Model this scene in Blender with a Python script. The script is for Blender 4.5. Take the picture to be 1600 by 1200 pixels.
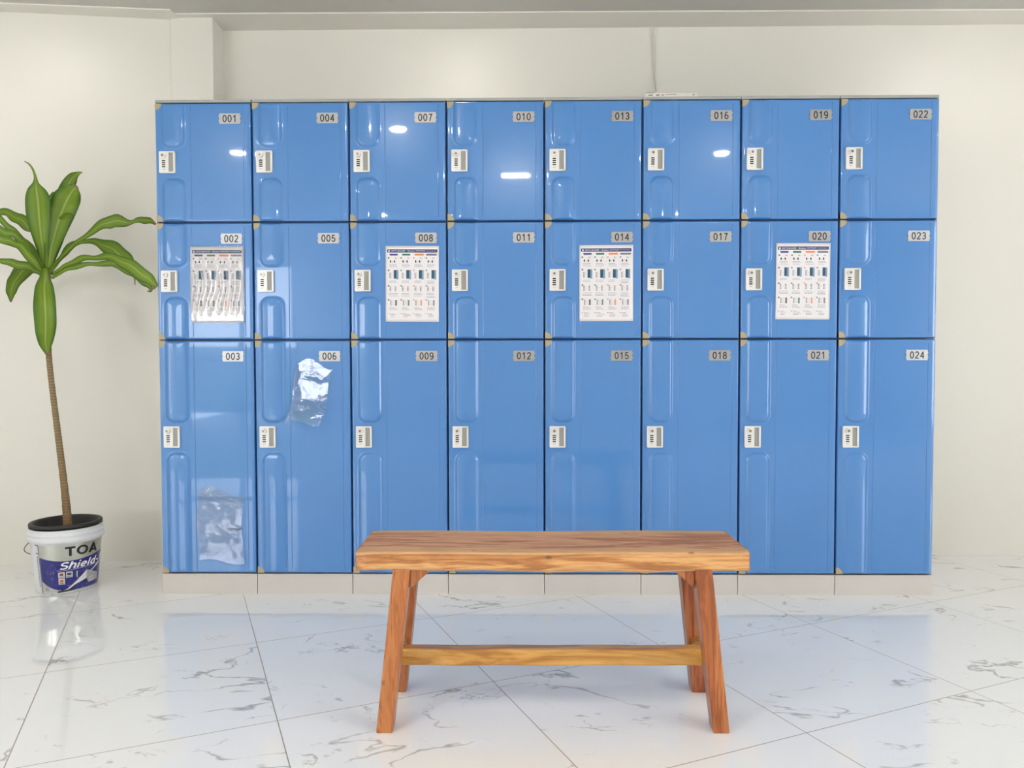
import bpy, math, random
from mathutils import Vector, Matrix

random.seed(7)
for o in list(bpy.data.objects):
    bpy.data.objects.remove(o, do_unlink=True)
SC = bpy.context.scene
COL = SC.collection

# ------------------------------------------------------------------ camera
def cam_axes(yaw, pitch, roll):
    cy, sy, cp, sp, cr, sr = math.cos(yaw), math.sin(yaw), math.cos(pitch), math.sin(pitch), math.cos(roll), math.sin(roll)
    r = Vector((cy, sy, 0)); f0 = Vector((-sy, cy, 0)); u0 = Vector((0, 0, 1))
    f = cp*f0 - sp*u0; u = cp*u0 + sp*f0
    return cr*r + sr*u, -sr*r + cr*u, f

cam_data = bpy.data.cameras.new('camera')
cam = bpy.data.objects.new('camera', cam_data); COL.objects.link(cam)
R_, U_, F_ = cam_axes(.0145, .0331, -.0019)
cam.matrix_world = Matrix(((R_.x, U_.x, -F_.x, -.0837), (R_.y, U_.y, -F_.y, -3.0243), (R_.z, U_.z, -F_.z, .9376), (0, 0, 0, 1)))
cam_data.sensor_fit = 'HORIZONTAL'; cam_data.sensor_width = 36
cam_data.lens = 1200.7*36/1600
cam_data.clip_start = .02
SC.camera = cam

# ------------------------------------------------------------------ daylight and exposure
world = bpy.data.worlds.new('daylight'); SC.world = world; world.use_nodes = True
wn = world.node_tree.nodes; wl = world.node_tree.links
bg = wn['Background']; bg.inputs[0].default_value = (.93, .96, 1, 1); bg.inputs[1].default_value = 8.3
SC.view_settings.view_transform = 'Standard'
SC.view_settings.look = 'None'
SC.view_settings.exposure = 0.40
SC.view_settings.gamma = 1
SC.view_settings.use_curve_mapping = False
LAMP = 235.0      # radiance of the ceiling light diffusers

# ------------------------------------------------------------------ helpers
class MB:
    def __init__(s): s.v = []; s.f = []; s.m = []; s.sm = []
    def face(s, idx, m=0, smooth=False):
        s.f.append(tuple(idx)); s.m.append(m); s.sm.append(smooth)
    def box(s, x0, x1, y0, y1, z0, z1, m=0):
        b = len(s.v)
        s.v += [(x0,y0,z0),(x1,y0,z0),(x1,y1,z0),(x0,y1,z0),(x0,y0,z1),(x1,y0,z1),(x1,y1,z1),(x0,y1,z1)]
        for q in ((0,3,2,1),(4,5,6,7),(0,1,5,4),(1,2,6,5),(2,3,7,6),(3,0,4,7)): s.face([b+i for i in q], m)
    def hexa(s, c, m=0):      # 8 corners, bottom 4 then top 4
        b = len(s.v); s.v += [tuple(p) for p in c]
        for q in ((0,3,2,1),(4,5,6,7),(0,1,5,4),(1,2,6,5),(2,3,7,6),(3,0,4,7)): s.face([b+i for i in q], m)
    def prism(s, poly, y0, y1, m=0):   # polygon in xz, extruded along y (y0 is nearer the front)
        b = len(s.v); n = len(poly)
        s.v += [(x, y0, z) for x, z in poly] + [(x, y1, z) for x, z in poly]
        s.face([b+i for i in range(n)], m); s.face([b+n+i for i in reversed(range(n))], m)
        for i in range(n):
            j = (i+1) % n; s.face([b+j, b+i, b+n+i, b+n+j], m)
    def rrect(s, x0, x1, z0, z1, r, y0, y1, m=0, n=5):
        p = []
        for cx, cz, a in ((x1-r,z1-r,0),(x0+r,z1-r,90),(x0+r,z0+r,180),(x1-r,z0+r,270)):
            for k in range(n+1):
                t = math.radians(a+90*k/n); p.append((cx+r*math.cos(t), cz+r*math.sin(t)))
        s.prism(p[::-1], y0, y1, m)
    def cyl_y(s, cx, cz, r, y0, y1, m=0, n=24, smooth=True):
        p = [(cx+r*math.cos(-2*math.pi*k/n), cz+r*math.sin(-2*math.pi*k/n)) for k in range(n)]
        s.prism(p, y0, y1, m)
    def lathe(s, prof, n=64, m=0, cx=0, cy=0, smooth=True):
        b = len(s.v)
        for r, z in prof:
            for k in range(n):
                a = 2*math.pi*k/n; s.v.append((cx+r*math.cos(a), cy+r*math.sin(a), z))
        for i in range(len(prof)-1):
            for k in range(n):
                k2 = (k+1) % n
                s.face([b+i*n+k, b+i*n+k2, b+(i+1)*n+k2, b+(i+1)*n+k], m, smooth)
    def tube(s, pts, rad, n=8, m=0):
        pts = [Vector(p) for p in pts]; b = len(s.v); up = Vector((0.13, 0.21, 1)).normalized()
        for i, p in enumerate(pts):
            t = (pts[min(i+1, len(pts)-1)] - pts[max(i-1, 0)]).normalized()
            a = t.cross(up)
            if a.length < .05: a = t.cross(Vector((1, 0, 0)))
            a.normalize(); c = t.cross(a)
            r = rad[i] if isinstance(rad, (list, tuple)) else rad
            for k in range(n):
                th = 2*math.pi*k/n; s.v.append(tuple(p + r*(math.cos(th)*a + math.sin(th)*c)))
        for i in range(len(pts)-1):
            for k in range(n):
                k2 = (k+1) % n
                s.face([b+i*n+k, b+i*n+k2, b+(i+1)*n+k2, b+(i+1)*n+k], m, True)
        s.face([b+k for k in reversed(range(n))], m); s.face([b+(len(pts)-1)*n+k for k in range(n)], m)
    def quadxz(s, x0, x1, z0, z1, y, m=0):
        b = len(s.v); s.v += [(x0,y,z0),(x1,y,z0),(x1,y,z1),(x0,y,z1)]; s.face([b,b+1,b+2,b+3], m)
    def disc(s, cx, cz, r, y, m=0, n=14):
        b = len(s.v)
        for k in range(n):
            a = 2*math.pi*k/n; s.v.append((cx+r*math.cos(a), y, cz+r*math.sin(a)))
        s.face([b+k for k in range(n)], m)
    def mesh(s, name, mats):
        me = bpy.data.meshes.new(name); me.from_pydata(s.v, [], s.f)
        if not isinstance(mats, (list, tuple)): mats = [mats]
        for mt in mats: me.materials.append(mt)
        me.polygons.foreach_set('material_index', s.m); me.polygons.foreach_set('use_smooth', s.sm)
        me.update(); return me
    def obj(s, name, mats, parent=None, loc=None, bevel=0, seg=2):
        return link(name, s.mesh(name, mats), parent, loc, bevel, seg)

def link(name, me, parent=None, loc=None, bevel=0, seg=2):
    o = bpy.data.objects.new(name, me); COL.objects.link(o)
    if parent is not None: o.parent = parent
    if loc is not None: o.location = loc
    if bevel:
        b = o.modifiers.new('bevel', 'BEVEL'); b.width = bevel; b.segments = seg; b.limit_method = 'ANGLE'; b.angle_limit = math.radians(40)
    return o
def empty(name, loc, label=None, cat=None, group=None):
    o = bpy.data.objects.new(name, None); COL.objects.link(o); o.location = loc; o.empty_display_size = .05
    if label: tag(o, label, cat, group)
    return o
def tag(o, label, cat, group=None):
    o['label'] = label; o['category'] = cat
    if group: o['group'] = group
    return o
def struct(o): o['kind'] = 'structure'; return o

def text_mesh(body, size, shear=0, offset=0, width=None, height=None, align='LEFT', spacing=1.0):
    c = bpy.data.curves.new('text', 'FONT'); c.body = body; c.size = size; c.shear = shear; c.offset = offset
    c.space_character = spacing; c.resolution_u = 3
    t = bpy.data.objects.new('text', c); COL.objects.link(t)
    dg = bpy.context.evaluated_depsgraph_get(); dg.update()
    me = bpy.data.meshes.new_from_object(t.evaluated_get(dg))
    bpy.data.objects.remove(t, do_unlink=True)
    xs = [v.co.x for v in me.vertices]; ys = [v.co.y for v in me.vertices]
    x0, x1, y0, y1 = min(xs), max(xs), min(ys), max(ys)
    sx = width/(x1-x0) if width else 1; sy = height/(y1-y0) if height else sx
    V = [((v.co.x-x0)*sx, (v.co.y-y0)*sy) for v in me.vertices]
    F = [tuple(p.vertices) for p in me.polygons]
    bpy.data.meshes.remove(me)
    return V, F

# ------------------------------------------------------------------ materials
def srgb(r, g, b):
    def f(c):
        c /= 255; return c/12.92 if c <= .04045 else ((c+.055)/1.055)**2.4
    return (f(r), f(g), f(b), 1)
class NT:
    def __init__(s, name):
        s.mat = bpy.data.materials.new(name); s.mat.use_nodes = True
        s.t = s.mat.node_tree; s.n = s.t.nodes; s.b = s.n['Principled BSDF']
    def new(s, typ, **kw):
        n = s.n.new(typ)
        for k, v in kw.items(): setattr(n, k, v)
        return n
    def ln(s, a, b): s.t.links.new(a, b)
    def setp(s, **kw):
        for k, v in kw.items(): s.b.inputs[k.replace('_', ' ')].default_value = v
    def math(s, op, a, b=None, c=None, clamp=False):
        n = s.new('ShaderNodeMath', operation=op); n.use_clamp = clamp
        for i, x in enumerate((a, b, c)):
            if x is None: continue
            if isinstance(x, (int, float)): n.inputs[i].default_value = x
            else: s.ln(x, n.inputs[i])
        return n.outputs[0]
    def mix(s, fac, a, b):
        n = s.new('ShaderNodeMix', data_type='RGBA')
        for i, x in ((0, fac), (6, a), (7, b)):
            if isinstance(x, (int, float, tuple)): n.inputs[i].default_value = x
            else: s.ln(x, n.inputs[i])
        return n.outputs[2]
    def ramp(s, fac, stops, interp='LINEAR'):
        n = s.new('ShaderNodeValToRGB'); n.color_ramp.interpolation = interp
        e = n.color_ramp.elements
        while len(e) < len(stops): e.new(.5)
        for i, (p, c) in enumerate(stops): e[i].position = p; e[i].color = c if isinstance(c, tuple) else (c, c, c, 1)
        s.ln(fac, n.inputs[0]); return n.outputs[0]
    def noise(s, vec, scale, detail=2, rough=.5, dist=0):
        n = s.new('ShaderNodeTexNoise'); n.inputs['Scale'].default_value = scale; n.inputs['Detail'].default_value = detail
        n.inputs['Roughness'].default_value = rough; n.inputs['Distortion'].default_value = dist
        if vec is not None: s.ln(vec, n.inputs['Vector'])
        return n.outputs[0]
    def coord(s, kind='Object'): return s.new('ShaderNodeTexCoord').outputs[kind]
    def mapping(s, vec, scale=(1,1,1), loc=(0,0,0), rot=(0,0,0)):
        n = s.new('ShaderNodeMapping'); s.ln(vec, n.inputs[0]); n.inputs[1].default_value = loc; n.inputs[2].default_value = rot; n.inputs[3].default_value = scale
        return n.outputs[0]
    def bump(s, h, strength, dist):
        n = s.new('ShaderNodeBump'); n.inputs['Strength'].default_value = strength; n.inputs['Distance'].default_value = dist
        s.ln(h, n.inputs['Height']); s.ln(n.outputs[0], s.b.inputs['Normal']); return n
def plain(name, col, rough=.5, metal=0, coat=0, coat_rough=.05, spec=.5, var=0, vscale=8):
    m = NT(name); m.setp(Roughness=rough, Metallic=metal, Coat_Weight=coat, Coat_Roughness=coat_rough, Specular_IOR_Level=spec)
    if var:
        f = m.noise(m.coord(), vscale, 3)
        d = tuple(c*(1-var) for c in col[:3]) + (1,); l = tuple(min(1, c*(1+var)) for c in col[:3]) + (1,)
        m.ln(m.mix(f, d, l), m.b.inputs['Base Color'])
    else: m.b.inputs['Base Color'].default_value = col
    return m.mat
def emit(name, col, s):
    m = NT(name); m.setp(Emission_Color=col, Emission_Strength=s, Base_Color=(.8, .8, .8, 1)); return m.mat

# painted wall: cream, slightly shiny emulsion
def wall_material():
    m = NT('cream_wall_paint'); c = m.coord()
    f = m.noise(c, 1.3, 3); col = m.mix(f, (.76, .735, .665, 1), (.80, .775, .71, 1))
    m.ln(col, m.b.inputs['Base Color']); m.setp(Roughness=.42, Specular_IOR_Level=.5)
    m.bump(m.noise(c, 38, 4), .10, .0012)
    return m.mat
M_wall = wall_material()
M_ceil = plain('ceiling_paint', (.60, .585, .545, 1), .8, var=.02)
M_blue = None
def blue_material():
    m = NT('glossy_blue_plastic'); c = m.coord()
    f = m.noise(c, 5, 2)
    m.ln(m.mix(f, (.074, .232, .555, 1), (.084, .252, .585, 1)), m.b.inputs['Base Color'])
    m.setp(Roughness=.22, Specular_IOR_Level=.34, Coat_Weight=.85, Coat_Roughness=.03, Coat_IOR=1.42)
    m.bump(m.noise(c, 3.0, 2), .22, .004)
    return m.mat
M_blue = blue_material()
M_body = plain('gap_shade_blue_plastic', (.035, .09, .26, 1), .4)  # dark blue puts the shade of the door gaps into the colour
M_side = plain('pale_grey_plastic', srgb(205, 208, 210), .4)
M_cap = plain('grey_top_cap_plastic', srgb(168, 168, 166), .45, var=.03)
M_plinth = plain('warm_grey_plinth_plastic', srgb(206, 200, 194), .38, var=.02, vscale=14)
M_tan = plain('tan_corner_cap_plastic', srgb(172, 160, 128), .45, var=.12, vscale=60)
M_white = plain('white_lock_plastic', srgb(232, 230, 226), .28, coat=.3)
M_recess = plain('shaded_recess_plastic', srgb(158, 156, 150), .4)  # grey stands in for the shade inside the deep finger pocket
M_metal = plain('brushed_steel', srgb(165, 160, 155), .3, metal=1)
M_black = plain('black_plastic', srgb(22, 22, 26), .35)
M_ink = plain('black_print', srgb(16, 16, 18), .6)
def plate_material():
    m = NT('brushed_aluminium_plate'); c = m.mapping(m.coord(), (8, 1, 900))
    f = m.noise(c, 1, 2)
    m.ln(m.mix(f, srgb(160, 160, 162), srgb(184, 184, 186)), m.b.inputs['Base Color']); m.setp(Metallic=.85, Roughness=.36)
    return m.mat
M_plate = plate_material()

# white polished marble tiles, 60 cm, laid at an angle to the wall
TH = .4222
def floor_material():
    m = NT('polished_marble_tiles'); c = m.coord()
    sep = m.new('ShaderNodeSeparateXYZ'); m.ln(c, sep.inputs[0]); x, y = sep.outputs[0], sep.outputs[1]
    ct, st = math.cos(TH), math.sin(TH)
    a = m.math('DIVIDE', m.math('ADD', m.math('ADD', m.math('MULTIPLY', x, ct), m.math('MULTIPLY', y, st)), 1.7005), .6035)
    b = m.math('DIVIDE', m.math('ADD', m.math('SUBTRACT', m.math('MULTIPLY', y, ct), m.math('MULTIPLY', x, st)), .68), .598)
    def edge(t):
        fr = m.math('FRACT', t); return m.math('MINIMUM', fr, m.math('SUBTRACT', 1.0, fr))
    ed = m.math('MINIMUM', edge(a), edge(b))
    grout = m.math('LESS_THAN', ed, .0023)
    # every tile has a random cut of the stone
    ia, ib = m.math('FLOOR', a), m.math('FLOOR', b)
    comb = m.new('ShaderNodeCombineXYZ'); m.ln(ia, comb.inputs[0]); m.ln(ib, comb.inputs[1])
    wn_ = m.new('ShaderNodeTexWhiteNoise', noise_dimensions='2D'); m.ln(comb.outputs[0], wn_.inputs['Vector'])
    off = m.new('ShaderNodeVectorMath', operation='SCALE'); m.ln(wn_.outputs['Color'], off.inputs[0]); off.inputs['Scale'].default_value = 17
    add = m.new('ShaderNodeVectorMath', operation='ADD'); m.ln(c, add.inputs[0]); m.ln(off.outputs[0], add.inputs[1])
    p = add.outputs[0]
    def vein(scale, width, lo, hi, dist, mscale):
        q = m.mapping(p, (1, 2.0, 1), rot=(0, 0, .5))
        n1 = m.noise(q, scale, 5, .55, dist)
        r = m.math('ABSOLUTE', m.math('SUBTRACT', n1, .5))
        mk = m.noise(m.mapping(p, loc=(3.1, 5.7, 0)), mscale, 2, .6)
        mr = m.new('ShaderNodeMapRange'); m.ln(mk, mr.inputs[0]); mr.inputs[1].default_value = lo; mr.inputs[2].default_value = hi
        w = m.math('MULTIPLY', mr.outputs[0], width)
        v = m.math('SUBTRACT', 1.0, m.math('DIVIDE', r, m.math('ADD', w, .0002)), clamp=True)
        return m.math('MULTIPLY', v, mr.outputs[0])
    v1 = vein(1.7, .0125, .50, .62, .45, 4.0)
    v2 = vein(3.3, .010, .54, .66, .6, 6.5)
    vv = m.math('ADD', m.math('MULTIPLY', v1, .95), m.math('MULTIPLY', v2, .7), clamp=True)
    cloud = m.noise(p, 1.6, 3)
    base = m.mix(cloud, (.88, .88, .875, 1), (.93, .93, .925, 1))
    vc = m.mix(m.noise(p, 9, 2), (.19, .185, .15, 1), (.36, .33, .27, 1))
    col = m.mix(m.math('MULTIPLY', vv, .72), base, vc)
    col = m.mix(grout, col, (.36, .28, .205, 1))
    m.ln(col, m.b.inputs['Base Color'])
    ro = m.math('ADD', m.math('MULTIPLY', grout, .4), .001)
    m.ln(ro, m.b.inputs['Roughness']); m.setp(IOR=1.62)
    return m.mat
M_floor = floor_material()

# ------------------------------------------------------------------ the room
b = MB(); b.box(-5.2, 4.6, -12.0, .9, -.12, 0); struct(b.obj('floor', M_floor))
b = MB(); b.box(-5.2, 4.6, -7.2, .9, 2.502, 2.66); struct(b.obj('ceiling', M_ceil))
b = MB(); b.box(-1.70, 4.6, .635, .80, 0, 2.502); struct(b.obj('wall_back', M_wall))
b = MB()   # the stretch left of the pillar runs slightly towards the room
b.hexa([(-5.2,.07,0),(-1.69,.52,0),(-1.69,.78,0),(-5.2,.33,0),(-5.2,.07,2.502),(-1.69,.52,2.502),(-1.69,.78,2.502),(-5.2,.33,2.502)])
struct(b.obj('wall_back_left', M_wall))
b = MB(); b.box(-1.692, -1.497, .512, .70, 0, 2.4985); struct(b.obj('trim_pillar', M_wall, bevel=.004))
b = MB()   # pale painted strip where the ceiling meets the wall
b.hexa([(-1.66,.482,2.4965),(4.6,.532,2.4965),(4.6,.66,2.484),(-1.66,.66,2.484),(-1.66,.480,2.51),(4.6,.530,2.51),(4.6,.66,2.51),(-1.66,.66,2.51)])
struct(b.obj('trim_ceiling_strip', M_wall))
b = MB()
b.hexa([(-5.2,.05,2.4965),(-1.66,.443,2.4965),(-1.66,.62,2.480),(-5.2,.2,2.480),(-5.2,.048,2.51),(-1.66,.441,2.51),(-1.66,.62,2.51),(-5.2,.2,2.51)])
struct(b.obj('trim_ceiling_strip_left', M_wall))
M_winf = plain('window_frame_white', srgb(225, 225, 222), .4)
def window_wall(side, xa, xb, y0, y1, num):
    b = MB(); b.box(xa, xb, y1, .3 if side == 'left' else .64, 0, 2.502); b.box(xa, xb, -7.2, y0, 0, 2.502); b.box(xa, xb, y0, y1, 2.3, 2.502); b.box(xa, xb, y0, y1, 0, .25)
    struct(b.obj('wall_'+side, M_wall))
    b = MB(); xc = (xa+xb)/2
    for k in range(4): y = y0+(y1-y0-.06)*k/3; b.box(xc-.03, xc+.03, y, y+.06, .25, 2.3)
    b.box(xc-.03, xc+.03, y0, y1, .25, .31); b.box(xc-.03, xc+.03, y0, y1, 2.24, 2.3)
    struct(b.obj('window_%d' % num, M_winf))
window_wall('left', -5.2, -5.05, -6.2, -4.7, 1)
window_wall('right', 4.45, 4.6, -4.7, -2.7, 2)  # unseen right-hand window, added to even out the daylight
# front wall behind the camera, with the glazed shopfront opening towards daylight
b = MB()
b.box(-5.2, -4.55, -7.2, -7.05, 0, 2.502); b.box(-3.05, 4.6, -7.2, -7.05, 0, 2.502); b.box(-4.55, -3.05, -7.2, -7.05, 2.2, 2.502)
struct(b.obj('wall_front', M_wall))
M_frame = plain('dark_door_frame', srgb(70, 68, 66), .4)
b = MB()
for x in (-4.55, -3.83, -3.11): b.box(x, x+.06, -7.15, -7.09, 0, 2.2)
b.box(-4.55, -3.05, -7.15, -7.09, 2.14, 2.2); b.box(-4.55, -3.05, -7.15, -7.09, .9, .95)
struct(b.obj('door_1', M_frame))

# unseen low wall added outside, to darken part of the shopfront's reflections
b = MB(); b.box(-9.0, 2.0, -10.6, -10.3, 0, 1.15); struct(b.obj('wall_outside_added', plain('added_green_wall', srgb(84, 96, 70), .8, var=.3, vscale=4)))
# ceiling lights
M_lampw = plain('lamp_housing_white', srgb(235, 235, 232), .4)
M_glow = emit('lamp_diffuser', (1, .965, .90, 1), LAMP)
M_glow_low = emit('small_lamp_diffuser', (1, .965, .90, 1), LAMP*.26)
def lamp(x, y, label, kind='round', r=.052, w=.24, glow=None, power=1):
    t = empty('ceiling_light', (x, y, 2.502), label, 'lamp', 'ceiling lights')
    h = MB(); d = MB()
    if kind == 'round':
        h.lathe([(r+.02, 0), (r+.02, -.022), (r+.008, -.03), (r, -.03), (r, -.004)], 40)
        d.lathe([(r, -.012), (r*.98, -.034), (r*.7, -.038), (0.001, -.040)], 40)
    else:
        h.box(-w/2-.02, w/2+.02, -.035, .035, -.03, 0); d.box(-w/2, w/2, -.012, .012, -.05, -.03)
    h.obj('housing', M_lampw, t); d.obj('diffuser', glow or M_glow, t)
    return t
lamp(-2.2, -2.72, 'round ceiling light to the left of the camera position')
lamp(-.92, -2.15, 'round ceiling light just behind the bench on the left')
lamp(-.13, -3.45, 'slim tube ceiling light over the camera position', 'tube', w=.22)
lamp(1.40, -2.80, 'round ceiling light to the right of the camera position')
lamp(-2.25, -.12, 'round ceiling light above the potted plant', glow=M_glow_low)
lamp(-.38, .10, 'round ceiling light above the middle lockers', glow=M_glow_low)
lamp(2.05, .02, 'round ceiling light above the right hand lockers', glow=M_glow_low)
lamp(-1.6, -5.2, 'round ceiling light far behind the camera on the left')
lamp(1.5, -5.2, 'round ceiling light far behind the camera on the right')
lamp(3.3, -2.0, 'round ceiling light by the right wall')
lamp(-3.9, -2.6, 'round ceiling light by the left wall')

# ------------------------------------------------------------------ lockers
LW = .382
Z1, Z2, Z3, Z4 = .082, 1.0128, 1.475, 1.9418
GAP = .0035
def pillar_h(x, z, x0, x1, z0, z1, ends):
    """raised rounded strip; ends: which end is rounded ('low' or 'high'), the other runs out at the door edge"""
    hw = (x1-x0)/2; cx = (x0+x1)/2; R = .036
    ax = hw - abs(x-cx)
    if ax <= 0: return 0
    az = (z-z0) if ends == 'low' else (z1-z)
    if az <= 0: return 0
    if ax < R and az < R:
        d = R - math.hypot(R-ax, R-az)
    else: d = min(ax, az)
    if d <= 0: return 0
    t = min(d/hw, 1); HB = .0095
    s_ = min(d/.0125, 1); h = .0048*s_*s_*(3-2*s_) + .0045*(1-(1-t)**2)
    e = (z1-z) if ends == 'low' else (z-z0)
    return max(0, min(h, e*1.1 + .0002))
def door_mesh(h, lockz):
    w = LW - 2*GAP; h = h - 2*GAP
    xs = [0, .0012, .0025, .0045, .012, .020]
    xs += [.026 + .096*k/30 for k in range(31)]
    xs += [.1300, .1362, .1372, .1384, .1394, .1404, .18, .22, .26, .30, .34]
    xs += [.3442, .3452, .3464, .3474, .3484, .36, w-.0045, w-.0025, w-.0012, w]
    zs = [0, .0012, .0025, .0045, .007, .010, .014, .0142, .02]
    u0 = lockz + .054; l1 = lockz - .060
    z = .03
    while z < l1-.045: zs.append(z); z += .03
    zs += [l1-.042+.046*k/18 for k in range(19)]
    zs += [lockz-.03, lockz, lockz+.03]
    zs += [u0-.004+.046*k/18 for k in range(19)]
    z = u0+.06
    while z < h-.03: zs.append(z); z += .03
    zs += [h-.02, h-.0142, h-.014, h-.010, h-.007, h-.0045, h-.0025, h-.0012, h]
    xs = sorted(set(xs)); zs = sorted(set(zs))
    m = MB(); r = .0045
    for z in zs:
        for x in xs:
            e = min(x, w-x, z, h-z)
            y = 0
            if e < r: y += r - math.sqrt(max(0, r*r-(r-e)**2))
            y -= pillar_h(x, z, .023, .119, u0, h, 'low') + pillar_h(x, z, .023, .119, 0, l1, 'high')
            if .0141 < z < h-.0141:
                for gx in (.1383, .3463):
                    if abs(x-gx) < .0006 or abs(x-gx-.0001) < .0006: y += .0022
                    
            m.v.append((x, y, z))
    nx = len(xs)
    for j in range(len(zs)-1):
        for i in range(nx-1):
            m.face([j*nx+i, j*nx+i+1, (j+1)*nx+i+1, (j+1)*nx+i], 0, True)
    # rim and back
    b0 = len(m.v); D = .019
    bo = [i for i in range(nx)] + [j*nx+nx-1 for j in range(1, len(zs))] + [(len(zs)-1)*nx+i for i in range(nx-2, -1, -1)] + [j*nx for j in range(len(zs)-2, 0, -1)]
    for i in bo: v = m.v[i]; m.v.append((v[0], D, v[2]))
    n = len(bo)
    for k in range(n):
        k2 = (k+1) % n; m.face([bo[k2], bo[k], b0+k, b0+k2])
    m.face([b0+k for k in range(n)])
    return m.mesh('door', M_blue)
HT = {'top': (Z3, Z4), 'middle': (Z2, Z3), 'bottom': (Z1, Z2)}
LOCKZ = {'top': .2335-GAP, 'middle': .231-GAP, 'bottom': .547-GAP}
door_me = {k: door_mesh(HT[k][1]-HT[k][0], LOCKZ[k]) for k in HT}

def corner_mesh(name, top):
    m = MB(); R = .0255; n = 10
    s = -1 if top else 1
    pts = [(.0, .0)] + [(R*math.sin(math.pi/2*k/n), s*R*math.cos(math.pi/2*k/n)) for k in range(n+1)]
    if top: pts = pts[::-1]
    pts = [(x, z) for x, z in pts]
    # clockwise seen from the front for MB.prism
    pts2 = pts if not top else pts
    m.prism(pts2, -.0012, .017)
    return m.mesh(name, M_tan)
corner_top, corner_bot = corner_mesh('corner_cap', True), corner_mesh('corner_cap', False)

# combination lock: bezel with a finger recess, knob, four dials
def lock_mesh():
    m = MB(); W, H = .0625, .0845
    m.rrect(0, W, 0, H, .0035, -.0032, .004, 0)              # base plate
    m.rrect(.0, .0375, .0, H, .0035, -.0090, -.0030, 0)      # lock half
    m.box(.035, W-.003, -.0090, -.0030, 0.0, .0055, 0)
    m.box(.035, W-.003, -.0090, -.0030, H-.0055, H, 0)
    m.rrect(W-.0065, W, 0, H, .003, -.0090, -.0030, 0)
    m.box(.0370, W-.006, -.0036, -.0030, .005, H-.005, 1)     # floor of the finger recess
    return m.mesh('lock_plate', [M_white, M_recess])
def knob_mesh():
    m = MB()
    m.cyl_y(0, 0, .0104, -.0090, 0, 0, 28); m.cyl_y(0, 0, .0086, -.0115, -.0090, 0, 28)
    m.cyl_y(0, 0, .0058, -.0122, -.0114, 1, 20); m.cyl_y(0, 0, .0020, -.0126, -.0121, 2, 10)
    return m.mesh('lock_knob', [M_white, M_metal, M_black])
def dial_mesh():
    m = MB(); m.box(-.0066, .0066, -.0004, .001, -.0024, .0024, 0); return m.mesh('dial_window', M_black)
lock_me, knob_me, dial_me = lock_mesh(), knob_mesh(), dial_mesh()
def mark_mesh():
    m = MB(); m.box(-.004, -.0005, -.0003, .001, -.0008, .0008, 0); m.box(.0012, .004, -.0003, .001, -.0008, .0008, 0)
    return m.mesh('lock_mark', plain('grey_mark', srgb(110, 100, 96), .5))
mark_me = mark_mesh()
# letter shapes as pen strokes in a unit-high box (width, strokes)
def arc(cx, cy, rx, ry, a0, a1, n=14):
    return [(cx+rx*math.cos(math.radians(a0+(a1-a0)*k/n)), cy+ry*math.sin(math.radians(a0+(a1-a0)*k/n))) for k in range(n+1)]
GLYPH = {
 '0': (.56, [arc(.28, .5, .225, .45, 0, 360, 28)]),
 '1': (.56, [[(.10, .74), (.20, .80), (.33, .95), (.33, .0)]]),
 '2': (.56, [arc(.28, .70, .21, .25, 170, -20, 14) + [(.40, .50), (.16, .20), (.07, .05), (.52, .05)]]),
 '3': (.56, [arc(.27, .715, .19, .235, 160, -70, 12) + [(.22, .50)], [(.22, .50)] + arc(.27, .27, .21, .225, 80, -160, 14)]),
 '4': (.56, [[(.40, 0), (.40, .94), (.05, .30), (.54, .30)]]),
 '5': (.56, [[(.49, .93), (.15, .93), (.10, .49)] + arc(.27, .31, .22, .265, 125, -160, 16)]),
 '6': (.56, [arc(.30, .64, .21, .31, 50, 150, 8) + arc(.28, .30, .215, .25, 165, 525, 22)]),
 '7': (.56, [[(.06, .93), (.50, .93), (.34, .60), (.22, .0)]]),
 '8': (.56, [arc(.28, .72, .18, .215, 0, 360, 22), arc(.28, .27, .215, .24, 0, 360, 22)]),
 '9': (.56, [arc(.28, .66, .215, .28, 0, 360, 22), arc(.27, .42, .225, .37, 20, -80, 9) + [(.22, .045), (.10, .16)]]),
 'T': (.74, [[(.0, .91), (.74, .91)], [(.37, .9), (.37, .0)]]),
 'O': (.96, [arc(.48, .5, .38, .41, 0, 360, 30)]),
 'A': (.84, [[(.06, .0), (.42, .93), (.78, .0)], [(.20, .27), (.64, .27)]]),
 'S': (.68, [arc(.34, .725, .25, .20, 25, 255, 14) + arc(.34, .28, .27, .215, 80, -150, 14)]),
 'h': (.56, [[(.08, .0), (.08, 1.0)], [(.08, .36)] + arc(.29, .48, .19, .20, 150, 0, 10) + [(.48, .0)]]),
 'i': (.22, [[(.11, .0), (.11, .70)], [(.11, .85), (.11, .99)]]),
 'e': (.56, [[(.10, .36), (.47, .36)] + arc(.28, .35, .20, .30, 5, 320, 18)]),
 'l': (.22, [[(.11, .0), (.11, 1.0)]]),
 'd': (.60, [[(.50, .0), (.50, 1.0)], arc(.29, .35, .20, .30, 0, 360, 22)]),
 '-': (.42, [[(.05, .38), (.36, .38)]]),
}
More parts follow.
